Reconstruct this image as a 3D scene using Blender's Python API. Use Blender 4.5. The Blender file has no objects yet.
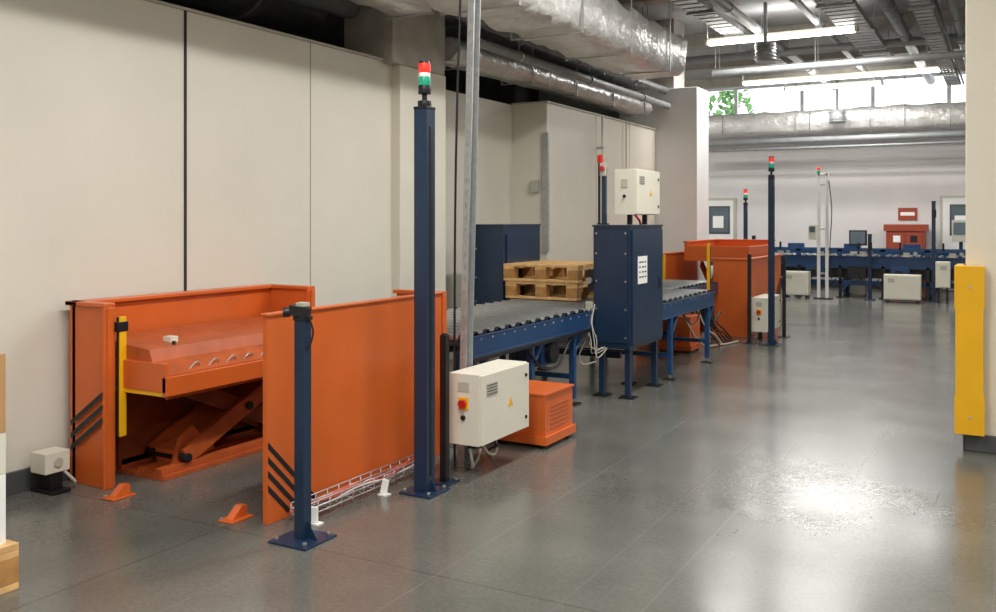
import bpy, math, random
from mathutils import Vector, Matrix, Euler
random.seed(4)
S=bpy.context.scene
C=S.collection
def lin(h):
    h=h.lstrip('#'); r=[int(h[i:i+2],16)/255 for i in (0,2,4)]
    return tuple([(c/12.92 if c<=.04045 else ((c+.055)/1.055)**2.4) for c in r]+[1])
def mat(name,col,rough=.5,metal=0,var=.06,scale=6,bump=0,bscale=40,emit=0,spec=.5):
    m=bpy.data.materials.new(name); m.use_nodes=True
    nt=m.node_tree; b=nt.nodes['Principled BSDF']
    b.inputs['Roughness'].default_value=rough; b.inputs['Metallic'].default_value=metal
    b.inputs['Specular IOR Level'].default_value=spec
    c=lin(col)
    tc=nt.nodes.new('ShaderNodeTexCoord')
    n=nt.nodes.new('ShaderNodeTexNoise'); n.inputs['Scale'].default_value=scale; n.inputs['Detail'].default_value=5
    nt.links.new(tc.outputs['Object'],n.inputs['Vector'])
    r=nt.nodes.new('ShaderNodeValToRGB')
    r.color_ramp.elements[0].position=.3; r.color_ramp.elements[1].position=.7
    r.color_ramp.elements[0].color=tuple([x*(1-var) for x in c[:3]]+[1])
    r.color_ramp.elements[1].color=tuple([min(1,x*(1+var)) for x in c[:3]]+[1])
    nt.links.new(n.outputs['Fac'],r.inputs['Fac']); nt.links.new(r.outputs['Color'],b.inputs['Base Color'])
    if bump:
        n2=nt.nodes.new('ShaderNodeTexNoise'); n2.inputs['Scale'].default_value=bscale; n2.inputs['Detail'].default_value=3
        nt.links.new(tc.outputs['Object'],n2.inputs['Vector'])
        bp=nt.nodes.new('ShaderNodeBump'); bp.inputs['Strength'].default_value=bump; bp.inputs['Distance'].default_value=.03
        nt.links.new(n2.outputs['Fac'],bp.inputs['Height']); nt.links.new(bp.outputs['Normal'],b.inputs['Normal'])
    if emit:
        b.inputs['Emission Color'].default_value=c; b.inputs['Emission Strength'].default_value=emit
    return m
M=dict(
 wall=mat('wall_paint_cream','#DDD8CA',.45,0,.03,1.5),
 wallB=mat('wall_paint_back','#D6D2D0',.6,0,.03,1.5),
 white=mat('column_white','#E8E7E5',.55,0,.02,2),
 pil=mat('pillar_cream','#E0D8C5',.5,0,.02,2),
 conc=mat('raw_concrete','#B5B0A6',.85,0,.15,5,.3,20),
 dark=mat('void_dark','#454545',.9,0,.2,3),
 ceil=mat('ceiling_grey','#B0B1B2',.9,0,.12,2),
 base=mat('baseboard_grey','#4b4d4f',.5),
 seam=mat('seam_dark','#2b2b2b',.8),
 seam2=mat('seam_light','#989484',.8),
 org=mat('orange_paint','#D06328',.34,0,.07,3),
 orgd=mat('orange_paint_dark','#B05324',.45,0,.18,7),  # darker, more mottled orange for lift parts and louvres
 orgk=mat('orange_shaded','#84401d',.5,0,.25,9),  # darker copy of the orange; shade inside the lift put into its colour
 blk=mat('black_plastic','#141416',.45),
 stripe=mat('black_stripe','#17171a',.5),
 blu=mat('navy_paint','#1B3049',.3,0,.06,4),
 blu2=mat('conveyor_blue','#1E4068',.32,0,.08,4),
 box=mat('enclosure_cream','#DFDBCB',.45,0,.02,4),
 boxd=mat('enclosure_grey','#b7b5a8',.5),
 red=mat('switch_red','#C3241C',.35),
 yel=mat('yellow_paint','#F0B414',.4,0,.05,4),
 gal=mat('galvanised_steel','#B4B7B8',.4,.55,.12,25),
 steel=mat('roller_steel','#a9acac',.3,.75,.1,20),
 pipe=mat('pipe_grey','#9fa2a3',.45,.2,.12,8),
 foil=mat('duct_foil','#E4E3E0',.32,.4,.12,5,.9,9),
 foild=mat('duct_dark','#8a8c8e',.4,.5,.2,8),
 wood=mat('pallet_wood','#D9AE74',.75,0,.2,14),
 woodd=mat('pallet_block','#B0824A',.8,0,.2,14),
 card=mat('cardboard','#B98F5F',.85,0,.06,6),
 paper=mat('paper_white','#F2F2EE',.7,0,.01),
 ink=mat('ink','#33363c',.7),
 cable=mat('cable_grey','#C9C6BC',.6),
 cabler=mat('cable_red','#C2574B',.6),
 tube=mat('lamp_tube','#FFFAF0',.4,0,0,emit=9),
 lred=mat('beacon_red','#E8362A',.25,emit=.5),
 lgrn=mat('beacon_green','#1F8F70',.25,emit=.4),
 glass=mat('screen_glass','#5b6a72',.1),
 leaf=mat('leaf_green','#5e8a4c',.7,0,.4,9),
 bark=mat('bark','#5b4a38',.9),
 redc=mat('cabinet_red','#97402A',.45),
)
class B:
    def __init__(s): s.v=[];s.f=[];s.m=[];s.sm=[];s.mats=[]
    def mi(s,m):
        if m not in s.mats: s.mats.append(m)
        return s.mats.index(m)
    def add(s,vs,fs,m,sm=None):
        o=len(s.v); s.v+= [tuple(v) for v in vs]; k=s.mi(m)
        for i,f in enumerate(fs):
            s.f.append([o+j for j in f]); s.m.append(k); s.sm.append(bool(sm and sm[i]))
    def box(s,x0,x1,y0,y1,z0,z1,m,T=None):
        x0,x1=sorted((x0,x1));y0,y1=sorted((y0,y1));z0,z1=sorted((z0,z1))
        vs=[Vector(p) for p in [(x0,y0,z0),(x1,y0,z0),(x1,y1,z0),(x0,y1,z0),(x0,y0,z1),(x1,y0,z1),(x1,y1,z1),(x0,y1,z1)]]
        if T: vs=[T@v for v in vs]
        s.add(vs,[(0,3,2,1),(4,5,6,7),(0,1,5,4),(1,2,6,5),(2,3,7,6),(3,0,4,7)],m)
    def ob(s,c,size,m,rot=(0,0,0)):
        T=Matrix.Translation(c)@Euler(rot).to_matrix().to_4x4()
        a,b,d=[q/2 for q in size]; s.box(-a,a,-b,b,-d,d,m,T)
    def bar(s,p0,p1,w,h,m,side=(1,0,0)):
        p0=Vector(p0);p1=Vector(p1);d=(p1-p0);L=d.length;d.normalize()
        sd=Vector(side);sd=(sd-d*sd.dot(d)).normalized();n=d.cross(sd)
        T=Matrix((( sd.x,n.x,d.x,p0.x),(sd.y,n.y,d.y,p0.y),(sd.z,n.z,d.z,p0.z),(0,0,0,1)))
        s.box(-w/2,w/2,-h/2,h/2,0,L,m,T)
    def cyl(s,p0,p1,r,m,n=14,r2=None):
        p0=Vector(p0);p1=Vector(p1);d=(p1-p0).normalized()
        a=Vector((0,0,1)) if abs(d.z)<.9 else Vector((1,0,0))
        u=d.cross(a).normalized();w=d.cross(u); r2=r if r2 is None else r2
        vs=[p0+(u*math.cos(t)+w*math.sin(t))*r for t in [2*math.pi*i/n for i in range(n)]]
        vs+=[p1+(u*math.cos(t)+w*math.sin(t))*r2 for t in [2*math.pi*i/n for i in range(n)]]
        fs=[(i,(i+1)%n,n+(i+1)%n,n+i) for i in range(n)]+[tuple(range(n))[::-1],tuple(range(n,2*n))]
        s.add(vs,fs,m,[1]*n+[0,0])
    def tube(s,pts,r,m,n=8,sub=6):
        P=[Vector(p) for p in pts]
        if len(P)>2:
            Q=[]
            for i in range(len(P)-1):
                a=P[max(i-1,0)];b=P[i];c=P[i+1];d=P[min(i+2,len(P)-1)]
                for k in range(sub):
                    t=k/sub
                    Q.append(.5*((2*b)+(c-a)*t+(2*a-5*b+4*c-d)*t*t+(3*b-a-3*c+d)*t**3))
            Q.append(P[-1]);P=Q
        vs=[];prev=Vector((.3,.5,.8)).normalized()
        for i,p in enumerate(P):
            d=(P[min(i+1,len(P)-1)]-P[max(i-1,0)])
            if d.length<1e-6:d=Vector((0,0,1))
            d.normalize();u=(prev-d*prev.dot(d))
            if u.length<1e-3:u=d.orthogonal()
            u.normalize();prev=u;w=d.cross(u)
            vs+=[p+(u*math.cos(t)+w*math.sin(t))*r for t in [2*math.pi*k/n for k in range(n)]]
        fs=[]
        for i in range(len(P)-1):
            for k in range(n): fs.append((i*n+k,i*n+(k+1)%n,(i+1)*n+(k+1)%n,(i+1)*n+k))
        s.add(vs,fs,m,[1]*len(fs))
    def prism(s,pts,axis,a0,a1,m):
        def mk(p,a):
            return (a,p[0],p[1]) if axis=='x' else ((p[0],a,p[1]) if axis=='y' else (p[0],p[1],a))
        n=len(pts); vs=[mk(p,a0) for p in pts]+[mk(p,a1) for p in pts]
        s.add(vs,[(i,(i+1)%n,n+(i+1)%n,n+i) for i in range(n)]+[tuple(range(n))[::-1],tuple(range(n,2*n))],m)
    def done(s,name,bev=.004):
        me=bpy.data.meshes.new(name); me.from_pydata(s.v,[],s.f)
        for k in s.mats: me.materials.append(M[k])
        for i,p in enumerate(me.polygons): p.material_index=s.m[i]; p.use_smooth=s.sm[i]
        import bmesh
        bm=bmesh.new();bm.from_mesh(me);bmesh.ops.recalc_face_normals(bm,faces=bm.faces);bm.to_mesh(me);bm.free()
        o=bpy.data.objects.new(name,me); C.objects.link(o)
        if bev:
            md=o.modifiers.new('bevel','BEVEL');md.width=bev;md.segments=2;md.limit_method='ANGLE';md.angle_limit=math.radians(40)
        return o

# ---------------------------------------------------------------- floor
fm=bpy.data.materials.new('polished_concrete');fm.use_nodes=True
nt=fm.node_tree;N=nt.nodes;L=nt.links;b=N['Principled BSDF']
tc=N.new('ShaderNodeTexCoord')
def noise(sc,det,vec=None,rough=.6):
    n=N.new('ShaderNodeTexNoise');n.inputs['Scale'].default_value=sc;n.inputs['Detail'].default_value=det;n.inputs['Roughness'].default_value=rough
    L.new(vec or tc.outputs['Object'],n.inputs['Vector']);return n.outputs['Fac']
def ramp(f,p0,c0,p1,c1):
    r=N.new('ShaderNodeValToRGB');e=r.color_ramp.elements;e[0].position=p0;e[0].color=c0;e[1].position=p1;e[1].color=c1
    L.new(f,r.inputs['Fac']);return r.outputs['Color']
def mix(a,c,fac,typ='MULTIPLY'):
    m=N.new('ShaderNodeMixRGB');m.blend_type=typ
    if isinstance(fac,(int,float)):m.inputs['Fac'].default_value=fac
    else:L.new(fac,m.inputs['Fac'])
    for i,v in ((1,a),(2,c)):
        if isinstance(v,tuple):m.inputs[i].default_value=v
        else:L.new(v,m.inputs[i])
    return m.outputs['Color']
def mth(op,a,c=None):
    m=N.new('ShaderNodeMath');m.operation=op
    for i,v in ((0,a),(1,c)):
        if v is None:continue
        if isinstance(v,(int,float)):m.inputs[i].default_value=v
        else:L.new(v,m.inputs[i])
    return m.outputs[0]
col=ramp(noise(.9,6),.3,lin('#565751'),.7,lin('#6e6e67'))
sp=ramp(noise(45,4),.35,(.72,.72,.72,1),.65,(1.15,1.15,1.15,1))
col=mix(col,sp,.5)
mp=N.new('ShaderNodeMapping');mp.inputs['Scale'].default_value=(40,.05,1);L.new(tc.outputs['Object'],mp.inputs['Vector'])
scr=ramp(noise(1,0,mp.outputs['Vector']),.72,(0,0,0,1),.76,(1,1,1,1))
col=mix(col,(.4,.4,.39,1),mth('MULTIPLY',scr,.08),'MIX')
sx=N.new('ShaderNodeSeparateXYZ');L.new(tc.outputs['Object'],sx.inputs[0])
def joint(o,off,per,w):
    t=mth('FRACT',mth('DIVIDE',mth('ADD',o,-off+per*20),per)); return mth('LESS_THAN',t,w/per)
j=mth('MAXIMUM',joint(sx.outputs[0],-3.58,6.0,.007),joint(sx.outputs[1],3.48,7.5,.006))
col=mix(col,(.03,.03,.03,1),mth('MULTIPLY',j,.6),'MIX')
L.new(col,b.inputs['Base Color'])
rr=N.new('ShaderNodeMapRange');L.new(noise(1.6,4),rr.inputs['Value']);rr.inputs['From Min'].default_value=.3;rr.inputs['From Max'].default_value=.7;rr.inputs['To Min'].default_value=.17;rr.inputs['To Max'].default_value=.25
L.new(rr.outputs[0],b.inputs['Roughness'])
bp=N.new('ShaderNodeBump');bp.inputs['Strength'].default_value=.05;bp.inputs['Distance'].default_value=.01
L.new(noise(4,3),bp.inputs['Height']);L.new(bp.outputs[0],b.inputs['Normal'])
b.inputs['Specular IOR Level'].default_value=.85
M['floor']=fm
def one(name,*a,bev=0):
    k=B();k.box(*a);return k.done(name,bev)
H=4.9
one('floor',-12.2,8.2,-6.2,23.2,-.2,0,'floor')
one('ceiling',-12.2,8.2,-6.2,23.2,H,H+.2,'ceil')
# ---------------------------------------------------------------- walls
k=B();k.box(-5.25,-5.1,-6,7.1,0,3.08,'wall')
k.box(-5.75,-5.6,7.1,10.43,0,3.08,'wall')
k.box(-5.75,-5.1,10.43,14.5,0,3.08,'wall')
k.box(-5.104,-5.094,4.6,4.622,.13,3.08,'seam')
for y in (5.94,12.0,13.3): k.box(-5.103,-5.098,y,y+.010,.13,3.08,'seam2')
k.box(-5.603,-5.598,9.3,9.312,.13,3.08,'seam2')
k.box(-5.27,-5.08,-6,7.1,3.08,3.10,'boxd')
k.box(-5.6,-5.08,10.41,14.5,3.08,3.10,'boxd')
k.done('wall_left',0)
k=B();k.box(-5.098,-5.07,-6,7.0,0,.13,'base');k.box(-5.098,-5.07,10.45,14.48,0,.13,'base');k.done('baseboard_left',.003)
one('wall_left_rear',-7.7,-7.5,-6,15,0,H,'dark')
one('wall_partition',-12,-5.75,15,15.15,0,H,'wallB')
one('wall_far_left',-12.2,-12,15,23.2,0,H,'wallB')
one('wall_right',8,8.2,-6,23,0,H,'wall')
one('wall_front',-12,8,-6.2,-6,0,H,'wall')
k=B();k.box(-12,8,23,23.2,0,4.18,'wallB');k.box(-12,-7.6,23,23.2,4.18,H,'wallB');k.box(0.4,8,23,23.2,4.18,H,'wallB')
k.done('wall_back',0)
for i in range(5):
    k=B();x0=-7.6+i*1.6
    k.box(x0,x0+.04,23.02,23.12,4.18,H,'white');k.box(x0+1.56,x0+1.6,23.02,23.12,4.18,H,'white')
    k.box(x0+.04,x0+1.56,23.02,23.12,4.18,4.22,'white');k.box(x0+.04,x0+1.56,23.02,23.12,H-.04,H,'white')
    k.done('window_%d'%(i+1),0)
one('baseboard_back',-12,8,22.96,23,0,.13,'base')
k=B();k.box(-5.6,-5.0,7.1,7.9,0,3.06,'wall');k.box(-5.55,-4.98,6.95,7.85,3.06,H,'conc');k.done('concrete_column',.01)
k=B();k.box(-5.75,-4.4,14.5,15.15,0,3.75,'white');k.box(-5.7,-4.8,14.55,15.1,3.75,H,'conc');k.box(-5.09,-4.39,14.47,14.5,0,.14,'base');k.box(-4.4,-4.37,14.47,15.15,0,.14,'base');k.done('white_column',.01)
# right pillar
k=B();k.box(-.27,.9,7.17,7.95,0,H,'pil');k.box(-.285,.9,7.15,7.17,0,.12,'base');k.box(-.285,-.27,7.15,7.95,0,.12,'base');k.done('pillar',.006)
k=B()
k.prism([(-.335,.13),(-.15,.13),(-.15,.385),(-.158,.41),(-.158,.975),(-.15,1.0),(-.15,1.285),(-.335,1.285),(-.335,1.0),(-.327,.975),(-.327,.41),(-.335,.385)],'y',7.06,7.15,'yel')
k.box(-.333,-.287,7.15,7.42,.13,1.285,'yel')
for z in (.25,1.14):k.cyl((-.24,7.06,z),(-.24,7.055,z),.010,'boxd')
k.done('corner_guard',.010)

# ---------------------------------------------------------------- station 1 panels
def stripesX(k,x,y0,z0,dy,dz,n,step,m='stripe'):
    for i in range(n):
        z=z0-i*step
        w=.018
        yy=y0;za=z;yb=y0+dy;zb=z-dz
        if zb<.03:
            t=(za-.03)/dz;yb=y0+dy*t;zb=.03
        k.add([(x,yy,za-w),(x,yb,zb-w),(x,yb,zb+w),(x,yy,za+w)],[(0,1,2,3)],m)
k=B()
k.box(-5.0,-4.965,3.64,5.36,0,1.08,'org')
k.box(-5.02,-4.67,3.64,3.68,0,1.08,'org')
k.box(-4.965,-4.55,5.32,5.36,0,1.08,'org')
k.box(-5.04,-4.93,3.62,5.38,1.08,1.105,'org')
k.box(-5.04,-4.68,3.62,3.70,1.08,1.105,'org');k.box(-4.965,-4.57,5.30,5.38,1.08,1.105,'org')
k.box(-4.70,-4.68,3.62,3.70,0,1.08,'org');k.box(-4.59,-4.57,5.30,5.38,0,1.08,'org')
for i in range(3):
    z=.20+i*.075
    k.add([(-4.98,3.615,z),(-4.69,3.615,z+.2),(-4.69,3.615,z+.235),(-4.98,3.615,z+.035)],[(0,1,2,3)],'stripe')
k.box(-4.675,-4.655,3.71,3.76,.3,1.02,'yel');k.box(-4.675,-4.660,3.70,3.71,.3,1.02,'blk')
k.box(-4.68,-4.65,3.69,3.77,.93,.99,'blk')
k.box(-4.67,-4.66,3.735,3.76,.35,.45,'blk');k.box(-4.67,-4.66,3.735,3.76,.75,.9,'blk')
k.done('guard_panel')
k=B()
k.box(-3.43,-3.395,3.62,5.34,0,1.095,'org');k.box(-3.435,-3.385,3.61,5.36,1.095,1.11,'org')
k.box(-3.45,-3.385,5.31,5.36,0,1.09,'org')
k.box(-3.78,-3.43,5.32,5.35,0,1.09,'org');k.box(-3.80,-3.43,5.30,5.37,1.085,1.11,'org')
stripesX(k,-3.393,3.622,.42,.40,.40,4,.075)
k.done('guard_panel')
# scissor lift table
k=B()
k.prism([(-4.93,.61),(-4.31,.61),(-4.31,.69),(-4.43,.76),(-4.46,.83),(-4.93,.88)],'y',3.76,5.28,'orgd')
k.box(-4.93,-4.29,3.735,3.76,.59,.76,'org');k.box(-4.32,-4.28,3.735,5.28,.57,.68,'org')
k.box(-4.92,-4.30,3.74,3.75,.565,.59,'yel');k.box(-4.31,-4.30,3.75,5.28,.55,.57,'orgd')
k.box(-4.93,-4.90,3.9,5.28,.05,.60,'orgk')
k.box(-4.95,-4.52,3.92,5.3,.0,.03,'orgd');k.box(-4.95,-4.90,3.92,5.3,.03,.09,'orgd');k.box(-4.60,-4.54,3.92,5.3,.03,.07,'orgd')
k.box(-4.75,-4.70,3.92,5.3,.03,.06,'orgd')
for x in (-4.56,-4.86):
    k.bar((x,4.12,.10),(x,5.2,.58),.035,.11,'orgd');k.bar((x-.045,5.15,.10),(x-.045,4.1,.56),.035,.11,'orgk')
for y,z in ((4.12,.1),(5.2,.56),(4.66,.335),(5.15,.1),(4.1,.54)):
    k.cyl((-4.92,y,z),(-4.52,y,z),.028,'blk')
k.bar((-4.7,4.3,.12),(-4.7,4.85,.42),.16,.09,'orgd');k.bar((-4.7,4.1,.09),(-4.7,4.4,.14),.2,.10,'orgd')
k.cyl((-4.7,4.5,.2),(-4.7,4.8,.36),.03,'steel')
k.prism([(4.05,.05),(4.3,.05),(4.32,.16),(4.22,.28),(4.12,.22)],'x',-4.62,-4.59,'orgd')
for i in range(9):
    y=3.95+i*.15
    k.tube([(-4.335,y,.695),(-4.325,y+.03,.73),(-4.335,y+.07,.735),(-4.345,y+.10,.71)],.005,'gal',6,4)
k.cyl((-4.5,3.98,.82),(-4.5,3.98,.855),.012,'blk')
k.box(-4.62,-4.55,4.0,4.06,.835,.875,'box')
k.done('scissor_lift_table')
# floor stops
for x,y in ((-4.5,3.58),(-3.62,3.62)):
    k=B();k.box(x-.055,x+.055,y-.08,y+.08,0,.010,'org');k.prism([(y-.05,.010),(y+.06,.010),(y+.06,.065),(y+.02,.07)],'x',x-.025,x+.025,'org')
    k.cyl((x-.04,y-.06,.010),(x-.04,y-.06,.018),.01,'steel');k.done('floor_stop',.003)
# sensor box at the wall
k=B();k.box(-5.02,-4.88,3.38,3.54,.12,.24,'box');k.box(-4.99,-4.89,3.42,3.5,.02,.12,'blk');k.box(-5.05,-4.84,3.40,3.52,0,.02,'blk')
k.cyl((-4.88,3.46,.18),(-4.87,3.46,.18),.03,'boxd');k.tube([(-4.9,3.5,.13),(-4.87,3.56,.05),(-4.9,3.58,.02)],.01,'cable');k.done('sensor_box')

# ---------------------------------------------------------------- posts
def plate(k,x,y,a=.12):
    k.box(x-a,x+a,y-a,y+a,0,.012,'blu')
    for sx_ in (-1,1):
        for sy in (-1,1): k.cyl((x+sx_*a*.75,y+sy*a*.75,.012),(x+sx_*a*.75,y+sy*a*.75,.03),.011,'steel')
    k.add([(x+.03,y,.012),(x+a*.8,y,.012),(x+.03,y,.1)],[(0,1,2)],'blu')
def beacon(x,y,h=2.25,w=.045,name='signal_beacon_post',ht=.29):
    k=B();plate(k,x,y,.11)
    k.box(x-w,x+w,y-w,y+w,.012,h,'blu');k.box(x-w*1.05,x+w*1.05,y-w*1.05,y+w*1.05,h,h+.015,'blk')
    k.box(x+w,x+w+.004,y-.012,y+.012,.1,h-.1,'blk')
    k.cyl((x,y,h+.015),(x,y,h+.05),.04,'blk');k.cyl((x,y,h+.05),(x,y,h+.09),.015,'blk');k.cyl((x,y,h+.09),(x,y,h+.14),.038,'blk')
    k.cyl((x,y,h+.14),(x,y,h+.19),.036,'lgrn',20);k.cyl((x,y,h+.19),(x,y,h+.215),.034,'paper',20)
    k.cyl((x,y,h+.215),(x,y,h+.27),.036,'lred',20);k.cyl((x,y,h+.27),(x,y,h+.285),.037,'blk',20,.03)
    k.done(name,.003)
beacon(-3.01,4.52)
beacon(-2.67,12.0,2.13,.035)
beacon(-4.0,16.0,1.85,.03)
k=B();x,y=-3.09,3.545;plate(k,x,y,.12);k.box(x-.03,x+.03,y-.03,y+.03,.012,1.10,'blu')
k.box(x-.035,x+.035,y-.035,y+.035,1.10,1.12,'blk');k.ob((x-.01,y-.01,1.145),(.10,.06,.05),'blk',(0,.15,.4));k.cyl((x-.05,y-.04,1.14),(x-.075,y-.06,1.14),.025,'blk');k.ob((x,y,1.178),(.05,.05,.02),'boxd')
k.tube([(x+.03,y,1.13),(x+.05,y+.02,1.04),(x+.034,y,.95)],.005,'blk')
k.done('sensor_post',.003)
def sp(x,y,h,w=.022):
    k=B();k.box(x-.07,x+.07,y-.07,y+.07,0,.01,'blu');k.box(x-w,x+w,y-w,y+w,.01,h,'blk')
    k.cyl((x,y,h),(x,y,h+.01),w*.9,'blk')
    for a in (-1,1):k.cyl((x+a*.05,y+a*.05,.01),(x+a*.05,y+a*.05,.025),.009,'steel')
    k.done('support_post',.003)
sp(-3.01,4.74,.9);sp(-2.95,12.0,1.15);sp(-2.7,12.9,1.1)

# galvanised strut channel with cables
k=B();x,y=-3.135,5.14
tx,ty=.10,.05
k.bar((x,y,0),(x+tx,y+ty,H),.008,.085,'gal',(1,0,0))
k.bar((x+.02,y-.04,0),(x+tx+.02,y+ty-.04,H),.045,.006,'gal',(1,0,0));k.bar((x+.02,y+.04,0),(x+tx+.02,y+ty+.04,H),.045,.006,'gal',(1,0,0))
for i in range(60):
    z=.08+i*.08;t=z/H
    k.box(x+tx*t+.0045,x+tx*t+.006,y+ty*t-.010,y+ty*t+.010,z,z+.03,'pipe')
    k.box(x+tx*t+.013,x+tx*t+.025,y+ty*t-.0445,y+ty*t-.043,z,z+.03,'pipe')
k.tube([(x-.02,y-.05,0),(x-.02,y-.05,1.2),(x+.0,y-.045,2.5),(x+.07,y-.0,H)],.008,'blk',8,3)
k.tube([(x+.025,y-.02,.6),(x+.075,y+.01,2.5),(x+.12,y+.03,H)],.01,'cable',8,3)
k.done('strut_channel',0)
# control cabinet
def cab(name,x0,x1,y0,y1,z0,z1,sw=True):
    k=B();k.box(x0,x1,y0,y1,z0,z1,'box')
    k.box(x1,x1+.018,y0+.003,y1-.003,z0+.006,z1-.006,'box')
    k.box(x1+.018,x1+.021,y0+.06,y0+.2,z1-.14,z1-.06,'boxd')
    for i in range(4):k.box(x1+.021,x1+.023,y0+.065,y0+.195,z1-.13+i*.018,z1-.125+i*.018,'ink')
    yc=(y0+y1)/2;zc=(z0+z1)/2
    k.prism([(yc+.02,zc-.03),(yc+.09,zc-.03),(yc+.055,zc+.03)],'x',x1+.018,x1+.020,'yel')
    for z in (z0+.08,z1-.08):k.cyl((x1+.018,y1-.05,z),(x1+.026,y1-.05,z),.012,'blk')
    if sw:
        xc=(x0+x1)/2
        k.box(xc-.035,xc+.035,y0-.006,y0,zc-.0,zc+.075,'yel');k.cyl((xc,y0-.006,zc+.038),(xc,y0-.03,zc+.038),.026,'red');k.box(xc-.008,xc+.008,y0-.045,y0-.03,zc+.012,zc+.064,'red')
        k.cyl((xc,y0,zc-.05),(xc,y0-.015,zc-.05),.015,'blk')
        k.box(xc-.04,xc+.04,y0-.003,y0,zc+.11,zc+.17,'boxd')
    return k
k=cab('c',-3.07,-2.85,4.88,5.52,.205,.645)
for y in (4.95,5.1,5.25,5.4):k.cyl((-2.96,y,.205),(-2.96,y,.17),.014,'blk')
k.tube([(-2.96,4.95,.18),(-2.95,4.97,.08),(-3.0,5.05,.02),(-3.1,5.3,.012),(-3.2,5.5,.012)],.009,'boxd')
k.tube([(-2.96,5.1,.18),(-2.94,5.15,.1),(-2.97,5.3,.06),(-3.05,5.45,.1),(-3.2,5.5,.2)],.009,'boxd')
k.tube([(-2.96,5.25,.18),(-2.95,5.28,.12),(-3.0,5.4,.09),(-3.15,5.5,.012)],.010,'blk')
k.done('control_cabinet')
# orange motor cabinet
def motor(x0,x1,y0,y1,h):
    k=B();k.box(x0-.02,x1+.02,y0-.02,y1+.02,.03,.09,'org');k.box(x0,x1,y0,y1,.09,h,'org');k.box(x0-.01,x1+.01,y0-.01,y1+.01,h,h+.015,'org')
    for a,b_ in ((x0,y0),(x1,y0),(x0,y1),(x1,y1)):
        k.cyl((a+(.03 if a==x0 else -.03),b_+(.03 if b_==y0 else -.03),0),(a+(.03 if a==x0 else -.03),b_+(.03 if b_==y0 else -.03),.03),.02,'blk')
    for i in range(6):
        z=.13+i*.03;k.box(x0+.06,x0+.3,y0-.004,y0,z,z+.010,'orgd')
        k.box(x1,x1+.004,y0+.08,y1-.08,z,z+.008,'orgd')
    return k
motor(-3.42,-2.83,5.76,6.22,.37).done('motor_cabinet')
motor(-3.75,-3.35,10.75,11.15,.42).done('motor_cabinet')
# wire cable tray by the panel
k=B();x0,x1=-3.35,-3.25
for x in (x0,-3.30,x1):k.cyl((x,3.75,.03),(x,4.95,.03),.0035,'gal',6)
for x in (x0,x1):
    for z in (.06,.09):k.cyl((x,3.75,z),(x,4.95,z),.0035,'gal',6)
for i in range(13):
    y=3.75+i*.1;k.cyl((x0,y,.03),(x1,y,.03),.0035,'gal',6);k.cyl((x0,y,.0),(x0,y,.09),.0035,'gal',6);k.cyl((x1,y,.0),(x1,y,.09),.0035,'gal',6)
for a,m in ((0,'cabler'),(.02,'cable'),(.04,'cabler'),(.06,'cable'),(.03,'cabler')):
    pts=[(x0+.02+a+random.uniform(-.008,.008),3.72+i*.16,.045+random.uniform(0,.03)) for i in range(9)]
    k.tube(pts,.006,m,6,3)
k.ob((-3.2,3.76,.05),(.04,.015,.08),'paper',(0,0,.3));k.ob((-3.18,4.36,.05),(.04,.015,.08),'paper',(0,.2,.3));k.box(-3.22,-3.16,3.74,3.79,0,.008,'paper');k.box(-3.21,-3.15,4.33,4.38,0,.008,'paper')
k.done('wire_cable_tray',0)

# ---------------------------------------------------------------- conveyors
def conveyor(x0,x1,y0,y1,zt,th,legs,name='roller_conveyor',step=.17):
    k=B()
    for xa in (x0,x1-.04):
        k.box(xa,xa+.04,y0,y1,zt-th,zt-.01,'blu2');k.box(xa-.004,xa+.044,y0,y1,zt-.022,zt-.01,'blu2');k.box(xa-.004,xa+.044,y0,y1,zt-th,zt-th+.012,'blu2')
    y=y0+.06
    while y<y1-.03:
        k.cyl((x0+.04,y,zt-.022),(x1-.04,y,zt-.022),.032,'steel',16);k.cyl((x1,y,zt-.04),(x1+.006,y,zt-.04),.01,'steel',8)
        for xx in (x0+.04,x1-.07):k.cyl((xx,y,zt-.022),(xx+.03,y,zt-.022),.034,'blk',14)
        y+=step
    for y in legs:
        for x in (x0+.02,x1-.02):
            k.box(x-.025,x+.025,y-.025,y+.025,.05,zt-th,'blu2');k.box(x-.06,x+.06,y-.06,y+.06,0,.012,'blk');k.cyl((x,y,.012),(x,y,.05),.012,'steel')
        k.box(x0+.02,x1-.02,y-.02,y+.02,.22,.26,'blu2')
        k.bar((x1-.02,y,.42),(x1-.02,y+.22,zt-th),.03,.03,'blu2')
    k.box(x0+.3,x1-.3,y0+.1,y1-.1,zt-th,zt-th+.03,'blk')
    k.box(x0+.04,x1-.04,y0,y1,zt-.075,zt-.065,'blk')  # dark sheet added to deepen the shade in the roller gaps
    return k
k=conveyor(-4.5,-3.3,5.45,8.6,.79,.165,(5.6,6.5,7.3))
k.box(-3.29,-3.27,5.5,7.6,.60,.63,'blk')
k.cyl((-3.5,6.9,.5),(-3.3,6.9,.5),.09,'blk');k.box(-3.6,-3.35,6.75,7.05,.4,.6,'blu2')
k.tube([(-3.3,6.4,.6),(-3.28,6.6,.42),(-3.27,6.9,.40),(-3.3,7.2,.58)],.012,'blk');k.done('roller_conveyor',.003)
k=conveyor(-4.4,-2.96,8.62,10.42,.79,.17,(8.9,10.2))
k.tube([(-2.97,9.3,.62),(-2.95,9.5,.5),(-2.97,9.8,.52),(-3,10,.62)],.009,'blk');k.done('roller_conveyor',.003)
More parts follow.
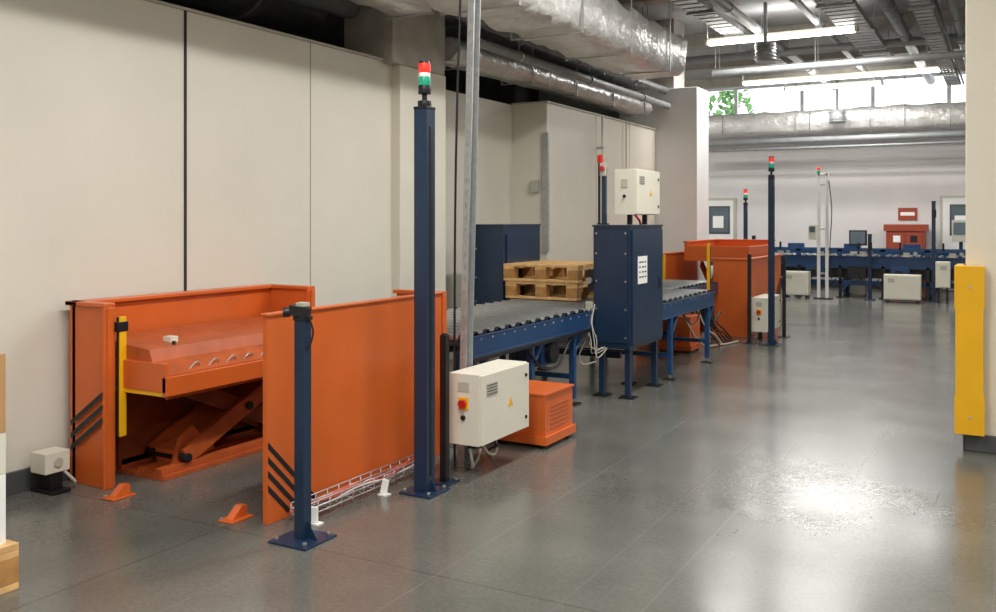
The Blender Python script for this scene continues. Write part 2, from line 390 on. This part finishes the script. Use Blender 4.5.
k=conveyor(-4.4,-3.5,10.44,12.5,.76,.16,(10.6,12.2));k.tube([(-3.4,10.6,.5),(-3.3,11,.1),(-3.2,11.6,.02),(-3.1,12,.02)],.012,'boxd');k.tube([(-3.5,11,.6),(-3.35,11.4,.25),(-3.3,11.9,.4)],.015,'blk')
for i in range(6):
    y=11.2+i*.12;k.tube([(-3.48,y,.62),(-3.35,y+.05,.35+random.uniform(-.15,.1)),(-3.25,y+.15,.15),(-3.2,y+.3,.02)],.010,random.choice(['blk','blk','boxd']))
k.box(-3.45,-3.3,11.5,11.62,.25,.5,'blk')
k.done('roller_conveyor',.003)
# scanning machine
k=B()
k.box(-3.30,-2.95,7.71,8.57,.446,1.54,'blu');k.box(-2.95,-2.932,7.74,8.54,.48,1.51,'blu');k.box(-3.31,-2.94,7.70,8.58,1.54,1.555,'blu')
k.box(-3.28,-2.97,7.695,7.71,.5,1.5,'blu')
for z in (.55,.8,1.05,1.3,1.48):
    k.cyl((-3.265,7.695,z),(-3.265,7.688,z),.01,'steel',8);k.cyl((-2.985,7.695,z),(-2.985,7.688,z),.01,'steel',8)
k.box(-2.932,-2.929,7.86,8.10,1.02,1.27,'paper')
for i in range(4):
    for j in range(3):
        w=random.uniform(.03,.055);y=7.89+j*.07;z=1.22-i*.045;k.box(-2.929,-2.928,y,y+w,z-.010,z+.004,'ink')
k.box(-2.932,-2.925,8.42,8.47,.95,1.05,'blk')
for x,y in ((-3.25,7.8),(-3.0,7.8),(-3.25,8.5),(-3.0,8.5)):
    k.box(x-.025,x+.025,y-.025,y+.025,.012,.446,'blu');k.box(x-.07,x+.07,y-.07,y+.07,0,.012,'blk')
k.box(-4.92,-4.56,8.3,9.15,.66,1.54,'blu');k.box(-4.56,-4.545,8.36,9.1,.85,1.45,'blu');k.box(-4.93,-4.55,8.29,9.16,1.54,1.555,'blu')
for x,y in ((-4.86,8.4),(-4.62,8.4),(-4.86,9.05),(-4.62,9.05)):
    k.box(x-.025,x+.025,y-.025,y+.025,.012,.66,'blu');k.box(x-.07,x+.07,y-.07,y+.07,0,.012,'blk')
for z in (.75,1.0,1.3):k.cyl((-4.88,8.3,z),(-4.88,8.29,z),.01,'steel',8)
k.box(-4.6,-3.2,8.1,8.15,.3,.36,'blu')
k.box(-3.36,-3.30,7.72,7.78,.95,1.15,'blk');k.cyl((-3.33,7.70,1.05),(-3.33,7.66,1.05),.03,'steel');k.box(-3.37,-3.3,7.69,7.72,.72,.86,'boxd')
for i in range(5):
    x=-3.31+random.uniform(-.04,.04)
    k.tube([(x,7.69,.8+random.uniform(-.06,.06)),(x-.01,7.65,.68),(x+random.uniform(-.02,.05),7.64,.52),(x+.04,7.66,.42+random.uniform(-.06,.03)),(x+.12,7.72,.46)],.005,random.choice(['boxd','cable','blk']))
k.tube([(-3.36,7.66,.5),(-3.40,7.62,.38),(-3.36,7.62,.3),(-3.25,7.65,.33)],.006,'boxd')
k.done('pallet_scanner')
k=cab('c',-3.2,-3.0,7.97,8.6,1.65,2.07,False)
for y in (8.1,8.5):k.box(-3.12,-3.08,y-.02,y+.02,1.557,1.65,'blk')
k.box(-3.13,-3.07,7.964,7.97,1.9,1.98,'boxd');k.cyl((-3.1,7.964,1.82),(-3.1,7.95,1.82),.015,'blk')
k.tube([(-3.02,8.0,1.66),(-2.99,8.05,1.6),(-3.03,8.2,1.565)],.012,'red');k.done('control_cabinet')
k=B();k.box(-3.26,-3.22,7.8,7.84,1.557,2.08,'blu');k.box(-3.27,-3.21,7.78,7.80,2.0,2.12,'boxd');k.cyl((-3.24,7.78,2.07),(-3.24,7.75,2.07),.022,'red')
k.box(-3.30,-3.28,7.81,7.83,1.557,2.15,'blk') ;k.box(-3.3,-3.2,7.79,7.85,1.557,1.57,'blk');k.ob((-3.28,7.82,2.16),(.045,.045,.07),'red');k.done('emergency_stop_post')
# pallets
def pallet(x0,x1,y0,y1,z,h=.15,name='wooden_pallet'):
    k=B();t=h*.15;L_=x1-x0;W=y1-y0
    for i in range(3):
        y=y0+i*(W-.1)/2;k.box(x0,x1,y,y+.1,z,z+t,'wood')
    for i in range(3):
        for j in range(3):
            xx=x0+i*(L_-.12)/2;yy=y0+j*(W-.1)/2;k.box(xx,xx+.12,yy,yy+.1,z+t,z+h-2*t,'woodd')
    for i in range(3):
        xx=x0+i*(L_-.12)/2;k.box(xx,xx+.12,y0,y1,z+h-2*t,z+h-t,'wood')
    for i in range(5):
        y=y0+i*(W-.12)/4;k.box(x0,x1,y,y+.12,z+h-t,z+h,'wood')
    k.done(name,.003)
pallet(-4.52,-3.72,8.28,9.2,.802,.175);pallet(-4.54,-3.70,8.27,9.2,.979,.175)
pallet(-4.96,-3.76,1.68,2.48,0,.2)
k=B();k.box(-4.9,-3.80,1.70,2.445,.2,.50,'paper');k.box(-4.9,-3.80,1.70,2.445,.502,.68,'box');k.box(-4.9,-3.80,1.70,2.445,.682,1.02,'card');k.box(-4.4,-4.34,1.695,2.45,.682,1.022,'boxd');k.box(-3.80,-3.798,1.9,2.2,.3,.42,'boxd');k.done('cardboard_box')

# ---------------------------------------------------------------- station 2
k=B()
k.box(-3.6,-3.1,12.6,12.64,0,1.05,'org');k.box(-3.62,-3.08,12.58,12.66,1.05,1.075,'org')
k.box(-3.14,-3.1,12.64,14.6,0,1.05,'org');k.box(-3.16,-3.08,12.64,14.62,1.05,1.075,'org')
k.box(-3.6,-3.1,14.56,14.6,0,1.05,'org')
for i in range(3):
    z=.2+i*.1;k.add([(-3.09,14.2,z),(-3.09,14.55,z+.3),(-3.09,14.55,z+.35),(-3.09,14.2,z+.05)],[(0,1,2,3)],'stripe')
k.done('guard_panel')
k=B();k.box(-4.4,-4.36,12.6,14.4,0,1.1,'org');k.box(-4.75,-4.36,12.6,12.64,0,1.1,'org');k.box(-4.77,-4.34,12.58,12.66,1.1,1.12,'org');k.box(-4.42,-4.34,12.64,14.4,1.1,1.12,'org');k.box(-4.33,-4.30,12.6,12.66,.2,1.1,'yel');k.done('guard_panel')
k=B()
k.box(-4.2,-3.25,13.2,14.8,1.0,1.06,'org');k.box(-4.2,-4.16,13.2,14.8,1.06,1.27,'org');k.box(-4.16,-3.25,14.76,14.8,1.06,1.27,'org');k.box(-3.29,-3.25,13.2,14.76,1.06,1.22,'org')
k.box(-4.22,-4.14,13.18,14.82,1.27,1.29,'org');k.box(-4.14,-3.23,14.74,14.82,1.27,1.29,'org');k.box(-4.16,-3.29,13.2,13.24,1.06,1.22,'org')
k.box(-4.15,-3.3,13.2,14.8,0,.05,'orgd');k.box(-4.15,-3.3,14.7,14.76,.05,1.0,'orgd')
for x in (-4.05,-3.45):
    k.bar((x,13.4,.08),(x,14.6,.95),.04,.1,'org');k.bar((x+.05,14.6,.08),(x+.05,13.4,.95),.04,.1,'orgd')
k.done('scissor_lift_table')
k=B();k.box(-3.44,-3.40,11.75,11.79,.012,1.30,'yel');k.box(-3.48,-3.37,11.7,11.85,0,.012,'blk');k.box(-3.40,-3.395,11.76,11.78,.3,1.27,'blk');k.done('light_curtain_post',.003)
k=cab('c',-3.0,-2.8,12.3,13.05,.12,.57)
for y in (12.4,12.95):k.box(-2.93,-2.88,y-.02,y+.02,0,.12,'blk')
k.done('control_cabinet')

# ---------------------------------------------------------------- far conveyor line (runs along X)
k=B();y0,y1=20.0,21.0
for y in (y0,y1-.05):
    k.box(-4.9,3,y,y+.05,.62,.86,'blu2');k.box(-4.9,3,y-.01,y+.06,.84,.86,'blu2')
x=-4.85
while x<2.95:
    k.cyl((x,y0+.05,.85),(x,y1-.05,.85),.035,'steel',8);x+=.14
for i in range(10):
    x=-4.7+i*.82
    for y in (y0+.03,y1-.03):
        k.box(x-.03,x+.03,y-.03,y+.03,.02,.66,'blk');k.box(x-.07,x+.07,y-.07,y+.07,0,.02,'blk')
    k.box(x-.03,x+.03,y0,y1,.3,.35,'blk');k.box(x-.05,x+.05,y0-.05,y0,.86,1.0,'blu2')
    k.box(x+.15,x+.5,y0-.06,y0+.1,.42,.66,'blu2' if i%2 else 'blk')
    k.cyl((x+.3,y0-.1,.5),(x+.3,y0+.1,.5),.09,'blk');k.cyl((x+.6,y0-.06,.93),(x+.6,y0,.93),.04,'steel')
    k.box(x+.38,x+.5,y0-.04,y0+.02,.86,.95,'boxd')
    k.bar((x,y0+.03,.1),(x+.4,y0+.03,.62),.04,.04,'blu2',(0,1,0));k.box(x+.2,x+.24,y1,y1+.04,.86,1.12,'blk')
    k.tube([(x+.4,y0-.02,.5),(x+.45,y0-.05,.3),(x+.6,y0,.25),(x+.75,y0,.4)],.012,'blk')
k.box(-4.9,3,y0-.05,y0-.03,.96,1.0,'blu2');k.box(-4.9,3,y0+.2,y1-.2,.4,.6,'blk');k.box(-4.9,3,y1,y1+.02,.96,1.0,'blu2')
k.box(-4.9,3,y0+.02,y0+.04,.26,.36,'blu2')
k.done('roller_conveyor',0)
k=B()
for y in (21.5,22.3):k.box(-7,3,y,y+.05,.7,.95,'blu2')
for i in range(60):k.cyl((-6.9+i*.165,21.55,.92),(-6.9+i*.165,22.3,.92),.035,'steel',8)
for i in range(9):
    x=-6.8+i*1.2
    for y in (21.52,22.32):k.box(x-.03,x+.03,y-.03,y+.03,0,.7,'blu2')
    k.box(x,x+.35,21.42,21.5,.75,1.08,'blu2')
k.done('roller_conveyor',0)
k=B()
for y in (18.0,18.9):k.box(-5.6,-4.0,y,y+.05,.7,.9,'blu2')
for i in range(10):k.cyl((-5.5+i*.16,18.05,.87),(-5.5+i*.16,18.9,.87),.035,'steel',8)
for x in (-5.5,-4.1):
    for y in (18.02,18.92):k.box(x-.03,x+.03,y-.03,y+.03,0,.7,'blk')
k.done('roller_conveyor',0)
def cabY(x0,x1,y0,y1,z0,z1):
    k=B();k.box(x0,x1,y0,y1,z0,z1,'box');k.box(x0+.02,x1-.02,y0-.018,y0,z0+.02,z1-.02,'box')
    k.box(x0+.08,x0+.2,y0-.022,y0-.018,z1-.15,z1-.07,'boxd')
    for x in (x0+.05,x1-.05):k.box(x-.02,x+.02,y0+.03,y1-.03,0,z0,'blk')
    k.done('control_cabinet')
cabY(-4.12,-3.6,19.5,19.75,.06,.54);cabY(-2.15,-1.5,19.3,19.55,.06,.54)
cabY(-1.25,-1.0,19.5,19.7,.3,.8)
# mast
k=B();
for x in (-3.40,-3.24):k.box(x-.03,x+.03,19.5,19.55,.02,2.55,'white')
k.box(-3.5,-3.14,19.45,19.65,0,.02,'blk');k.box(-3.42,-3.22,19.5,19.55,2.5,2.55,'white')
for i in range(3):k.box(-3.40,-3.24,19.51,19.54,.5+i*.9,.53+i*.9,'gal')
k.cyl((-3.40,19.53,2.55),(-3.40,19.53,2.61),.035,'lgrn');k.cyl((-3.40,19.53,2.61),(-3.40,19.53,2.67),.035,'lred')
k.box(-3.58,-3.43,19.4,19.5,1.2,1.5,'box');k.box(-3.56,-3.45,19.39,19.4,1.35,1.47,'glass');k.tube([(-3.2,19.5,2.4),(-3.14,19.48,1.8),(-3.18,19.5,1.0),(-3.14,19.5,.4)],.01,'blk')
k.done('barcode_reader_mast')
k=B();k.box(-2.45,-1.65,22.45,22.85,0,1.35,'redc');k.box(-2.4,-2.07,22.43,22.45,.1,1.3,'redc');k.box(-2.03,-1.7,22.43,22.45,.1,1.3,'redc');k.box(-2.5,-1.6,22.42,22.88,1.35,1.5,'redc');k.cyl((-2.1,22.43,.8),(-2.1,22.4,.8),.02,'blk');k.box(-2.3,-2.15,22.425,22.43,1.1,1.25,'paper');k.box(-1.95,-1.8,22.425,22.43,1.1,1.25,'blk');k.done('tool_cabinet')
k=B();k.box(-2.25,-1.85,22.97,23.0,1.6,1.88,'redc');k.box(-2.2,-1.9,22.965,22.97,1.70,1.78,'paper');k.done('wall_sign',.002)
k=B();k.box(-3.02,-2.72,21.1,21.4,0,.95,'boxd');k.box(-3.05,-2.69,21.13,21.2,1.05,1.38,'blk');k.box(-3.02,-2.72,21.12,21.13,1.08,1.35,'glass');k.box(-2.9,-2.84,21.16,21.22,.95,1.06,'blk');k.done('computer_terminal')
k=B();k.box(-1.05,-.72,21.15,21.35,1.15,1.6,'boxd');k.box(-.92,-.85,21.23,21.29,.02,1.15,'blu');k.box(-1.0,-.78,21.15,21.35,0,.02,'blu');k.box(-1.02,-.75,21.14,21.15,1.3,1.55,'glass');k.done('operator_panel')
def fpost(x,y,h):
    k=B();k.box(x-.035,x+.035,y-.035,y+.035,0.02,h,'blu');k.box(x-.1,x+.1,y-.1,y+.1,0,.02,'blu');k.box(x-.04,x+.04,y-.04,y+.04,h,h+.02,'blk');k.box(x-.02,x+.05,y-.06,y-.035,h-.3,h-.15,'blk');k.done('fence_post')
fpost(-1.30,19.8,1.95);fpost(-4.75,19.7,1.25);fpost(-2.45,19.7,1.3)
def door(i,x0,x1):
    k=B();k.box(x0,x1,22.95,23.0,0,2.15,'boxd');k.box(x0+.06,x1-.06,22.93,22.95,.02,2.09,'white');k.box(x0+.2,x1-.14,22.92,22.93,1.25,1.95,'base');k.box(x0+.24,x1-.18,22.915,22.92,1.3,1.9,'glass')
    k.box(x0+.3,x1-.3,22.91,22.915,1.4,1.7,'paper');k.cyl((x1-.12,22.93,1.05),(x1-.12,22.88,1.05),.02,'steel');k.done('door_%d'%i,.003)
door(1,-6.85,-5.98);door(2,-1.38,-.4)
k=B();k.box(-5.14,-5.06,10.38,10.42,1.2,2.7,'gal');k.box(-5.30,-5.2,10.36,10.43,1.95,2.1,'boxd');k.done('door_rail',.002)
k=B();k.cyl((-5.0,12.0,0),(-5.0,12.0,3.05),.016,'box');k.box(-5.06,-4.94,11.94,12.06,0,.015,'boxd');k.box(-5.08,-4.98,11.98,12.02,2.6,2.63,'gal');k.done('conduit_pole',0)
k=B();k.box(-5.098,-5.03,13.0,13.15,1.9,2.05,'boxd');k.tube([(-5.06,13.07,2.05),(-5.06,13.07,3.08)],.012,'cable');k.done('junction_box',.003)

# ---------------------------------------------------------------- ceiling services
def duct(name,x0,x1,y0,y1,z0,z1,m,seg=.9,lump=.02,collar=True):
    k=B();n=int((y1-y0)/.15)
    c=.08
    base=[(x0+c,z0),(x1-c,z0),(x1,z0+c),(x1,z1-c),(x1-c,z1),(x0+c,z1),(x0,z1-c),(x0,z0+c)]
    vs=[];m_=len(base)
    for i in range(n+1):
        y=y0+(y1-y0)*i/n
        for (a,b_) in base: vs.append((a+random.uniform(-lump,lump),y,b_+random.uniform(-lump,lump)))
    fs=[];
    for i in range(n):
        for j in range(m_):fs.append((i*m_+j,i*m_+(j+1)%m_,(i+1)*m_+(j+1)%m_,(i+1)*m_+j))
    fs+=[tuple(range(m_))[::-1],tuple(range(n*m_,(n+1)*m_))]
    k.add(vs,fs,m,[1]*(n*m_)+[0,0])
    if collar:
        y=y0+.4
        while y<y1:
            k.box(x0-.02,x1+.02,y,y+.03,z0-.022,z0-.012,'gal');k.box(x1+.01,x1+.02,y,y+.03,z0-.01,z1,'gal');k.box(x0-.02,x0-.01,y,y+.03,z0-.01,z1,'gal');
            for x in (x0-.015,x1+.015):k.cyl((x,y+.015,z0),(x,y+.015,H),.006,'gal',6)
            y+=1.3
    return k.done(name,0)
duct('air_duct',-4.35,-3.6,2.5,11.4,3.42,3.95,'foil',lump=.03)
duct('air_duct',-4.88,-4.40,5.0,6.85,3.42,3.8,'foil',lump=.025)
duct('air_duct',-5.45,-5.05,8.2,14.2,3.28,3.52,'foil',lump=.01)
duct('air_duct',-5.9,-5.2,8.2,14.3,3.75,4.15,'foild',lump=.01)
k=B();k.cyl((-6.0,1,3.75),(-6.0,6.9,3.75),.35,'foild',28)
for y in (2,3,4,5,6):k.cyl((-6.0,y,3.75),(-6.0,y+.04,3.75),.365,'pipe',28)
for y in (3,6):k.cyl((-6.0,y,4.1),(-6.0,y,H),.008,'gal',6)
k.done('round_duct',0)
k=B();k.cyl((-5.45,1,3.62),(-5.45,6.9,3.62),.12,'pipe',20);k.cyl((-5.4,1,4.1),(-5.4,6.9,4.1),.16,'foild',20)
for y in (2,5):k.cyl((-5.45,y,3.6),(-5.45,y,H),.006,'gal',6)
k.done('ceiling_pipe',0)
for (x,z,r,y0,y1,m) in ((-4.85,3.45,.05,8.2,14.4,'pipe'),(-4.6,3.95,.07,8,12,'pipe'),(-4.7,4.2,.08,8,14,'foil'),(-4.9,3.7,.06,8,14.4,'foild'),(-3.5,4.62,.07,4,22,'pipe'),(-2.6,4.65,.05,4,22,'pipe'),(-1.5,4.62,.09,9,22,'foild'),(-.7,4.6,.06,8.2,22,'pipe'),(-.2,4.45,.08,8.2,22,'pipe')):
    k=B();k.cyl((x,y0,z),(x,y1,z),r,m,16)
    y=y0+1
    while y<y1:
        k.cyl((x,y,z),(x,y,H),.006,'gal',6);k.cyl((x,y-.02,z),(x,y+.02,z),r+.012,'gal',16);y+=2
    k.done('ceiling_pipe',0)
for (y,z,r) in ((15.2,4.05,.055),(15.45,4.08,.03),(16.6,4.55,.07),(21.7,3.42,.07),(21.75,3.25,.03)):
    k=B();k.cyl((-7 if y>16 else -4.35,y,z),(4,y,z),r,'pipe',16)
    for i in range(6):k.cyl((-4.3+i*1.6,y,z),(-4.3+i*1.6,y,H),.006,'gal',6)
    k.done('ceiling_pipe',0)
k=B();vs=[]
n=60
for i in range(n+1):
    x=-9+14*i/n
    for (a,b_) in ((21.9,3.62),(22.5,3.62),(22.55,3.7),(22.55,4.04),(22.5,4.12),(21.9,4.12),(21.85,4.04),(21.85,3.7)):
        vs.append((x,a+random.uniform(-.02,.02),b_+random.uniform(-.02,.02)))
fs=[(i*8+j,i*8+(j+1)%8,(i+1)*8+(j+1)%8,(i+1)*8+j) for i in range(n) for j in range(8)]+[tuple(range(8)),tuple(range(n*8,n*8+8))]
k.add(vs,fs,'foil',[1]*(n*8)+[0,0])
for i in range(7):k.cyl((-8+i*2,21.8,3.65),(-8+i*2,21.8,H),.008,'gal',6)
k.done('air_duct',0)
def tray(x,y0,y1,z,w=.4):
    k=B()
    k.box(x-w/2,x-w/2+.008,y0,y1,z,z+.08,'gal');k.box(x+w/2-.008,x+w/2,y0,y1,z,z+.08,'gal')
    y=y0
    while y<y1:
        k.box(x-w/2,x+w/2,y,y+.17,z,z+.01,'gal');y+=.25
    for i in range(5):k.cyl((x-w/2+.06+i*.06,y0,z+.03),(x-w/2+.06+i*.06,y1,z+.03),.02,random.choice(['blk','cable','pipe']),8)
    y=y0+1
    while y<y1:
        k.cyl((x-w/2-.01,y,z),(x-w/2-.01,y,H),.006,'gal',6);k.cyl((x+w/2+.01,y,z),(x+w/2+.01,y,H),.006,'gal',6);k.box(x-w/2-.03,x+w/2+.03,y-.02,y+.02,z-.03,z,'gal');y+=2
    k.done('cable_tray',0)
tray(-2.05,6,18.0,4.5,.45);tray(-1.0,8,21.0,4.35,.25);tray(-3.9,12,18.5,4.6,.35)
for y in (9.5,12.4,16.0,18.6,21.2):
    k=B();k.box(-7.4,7.9,y,y+.3,H-.2,H,'conc');k.done('ceiling_beam',.01)
def spk(x,y,z,r):
    k=B();k.cyl((x,y,z),(x,y,z+.28),r,'gal',20);k.cyl((x,y,z+.28),(x,y,H),.03,'gal')
    for i in range(5):k.cyl((x,y,z+.03+i*.05),(x,y,z+.045+i*.05),r+.012,'pipe',20)
    k.done('ceiling_speaker',0)
spk(-3.25,14.2,4.0,.15);spk(-3.35,21.5,3.75,.17)
# ---------------------------------------------------------------- lamps
def lamp(x,y,z,Lx=2.2,pw=80,axis='x'):
    k=B()
    T=Matrix.Translation((x,y,z))@(Matrix.Rotation(math.pi/2,4,'Z') if axis=='y' else Matrix.Identity(4))
    k.box(-Lx/2,Lx/2,-.05,.05,.05,.09,'box',T)
    for a in (-.075,.075):
        p=T@Vector((-Lx/2+.05,a,.015));q=T@Vector((Lx/2-.05,a,.015));k.cyl(p,q,.022,'tube',10)
    for a in (-Lx/2+.02,Lx/2-.02):k.box(a-.02,a+.02,-.1,.1,-.01,.06,'box',T);k.cyl(T@Vector((a,0,.09)),T@Vector((a,0,H-z)),.005,'gal',6)
    k.done('fluorescent_lamp',0)
    for up in (0,1):  # up: weak second light added above each lamp to brighten the ceiling
        l=bpy.data.lights.new('lamp_and_uplight','AREA');l.shape='RECTANGLE';l.size=Lx;l.size_y=.25;l.energy=pw*(.14 if up else 1);l.color=(1,.98,.95)
        o=bpy.data.objects.new('lamp_and_uplight',l);o.location=(x,y,z+(.11 if up else -.02));o.rotation_euler=(math.pi if up else 0,0,math.pi/2 if axis=='y' else 0);C.objects.link(o)
lamp(-3.13,14.6,4.42,2.3,95);lamp(-2.9,19.3,4.42,4.0,120)
lamp(-3.3,20.6,4.42,2.0,60)
lamp(-8.5,19.0,4.42,3,170);lamp(2.5,18,4.42,3,160)
lamp(.9,10.6,4.3,2.4,110)
lamp(-1.9,7.2,4.2,2.4,125,'y');lamp(-1.9,2.4,4.2,2.4,140,'y');lamp(-2.2,-2.0,4.2,2.4,130,'y')
lamp(2.6,4,4.2,2.4,120,'y');lamp(3,-1,4.2,2.4,120,'y')
# tree outside the clerestory
k=B();k.cyl((-7.2,27,-.2),(-7.2,27,4.2),.15,'bark',10,.08)
for i in range(200):
    a=random.uniform(0,6.28);r=random.uniform(0,.8);z=random.uniform(3.8,6.2)
    c=Vector((-7.2+r*math.cos(a),27+r*math.sin(a),z));u=Vector((random.gauss(0,1),random.gauss(0,1),random.gauss(0,1))).normalized()*.16;w=u.orthogonal().normalized()*.09
    k.add([c-u,c+w,c+u,c-w],[(0,1,2,3)],'leaf')
k.done('tree',0)
w=bpy.data.worlds.new('daylight');S.world=w;w.use_nodes=True
bg=w.node_tree.nodes['Background'];bg.inputs[0].default_value=(.92,.96,1,1);bg.inputs[1].default_value=2.5
cd=bpy.data.cameras.new('camera');cd.sensor_width=36;cd.lens=920/996*36;cd.shift_y=-86/996;cd.clip_start=.05
co=bpy.data.objects.new('camera',cd);co.location=(0,0,1.6);co.rotation_euler=(math.pi/2,0,math.atan(512/920));C.objects.link(co);S.camera=co
S.view_settings.view_transform='Standard'
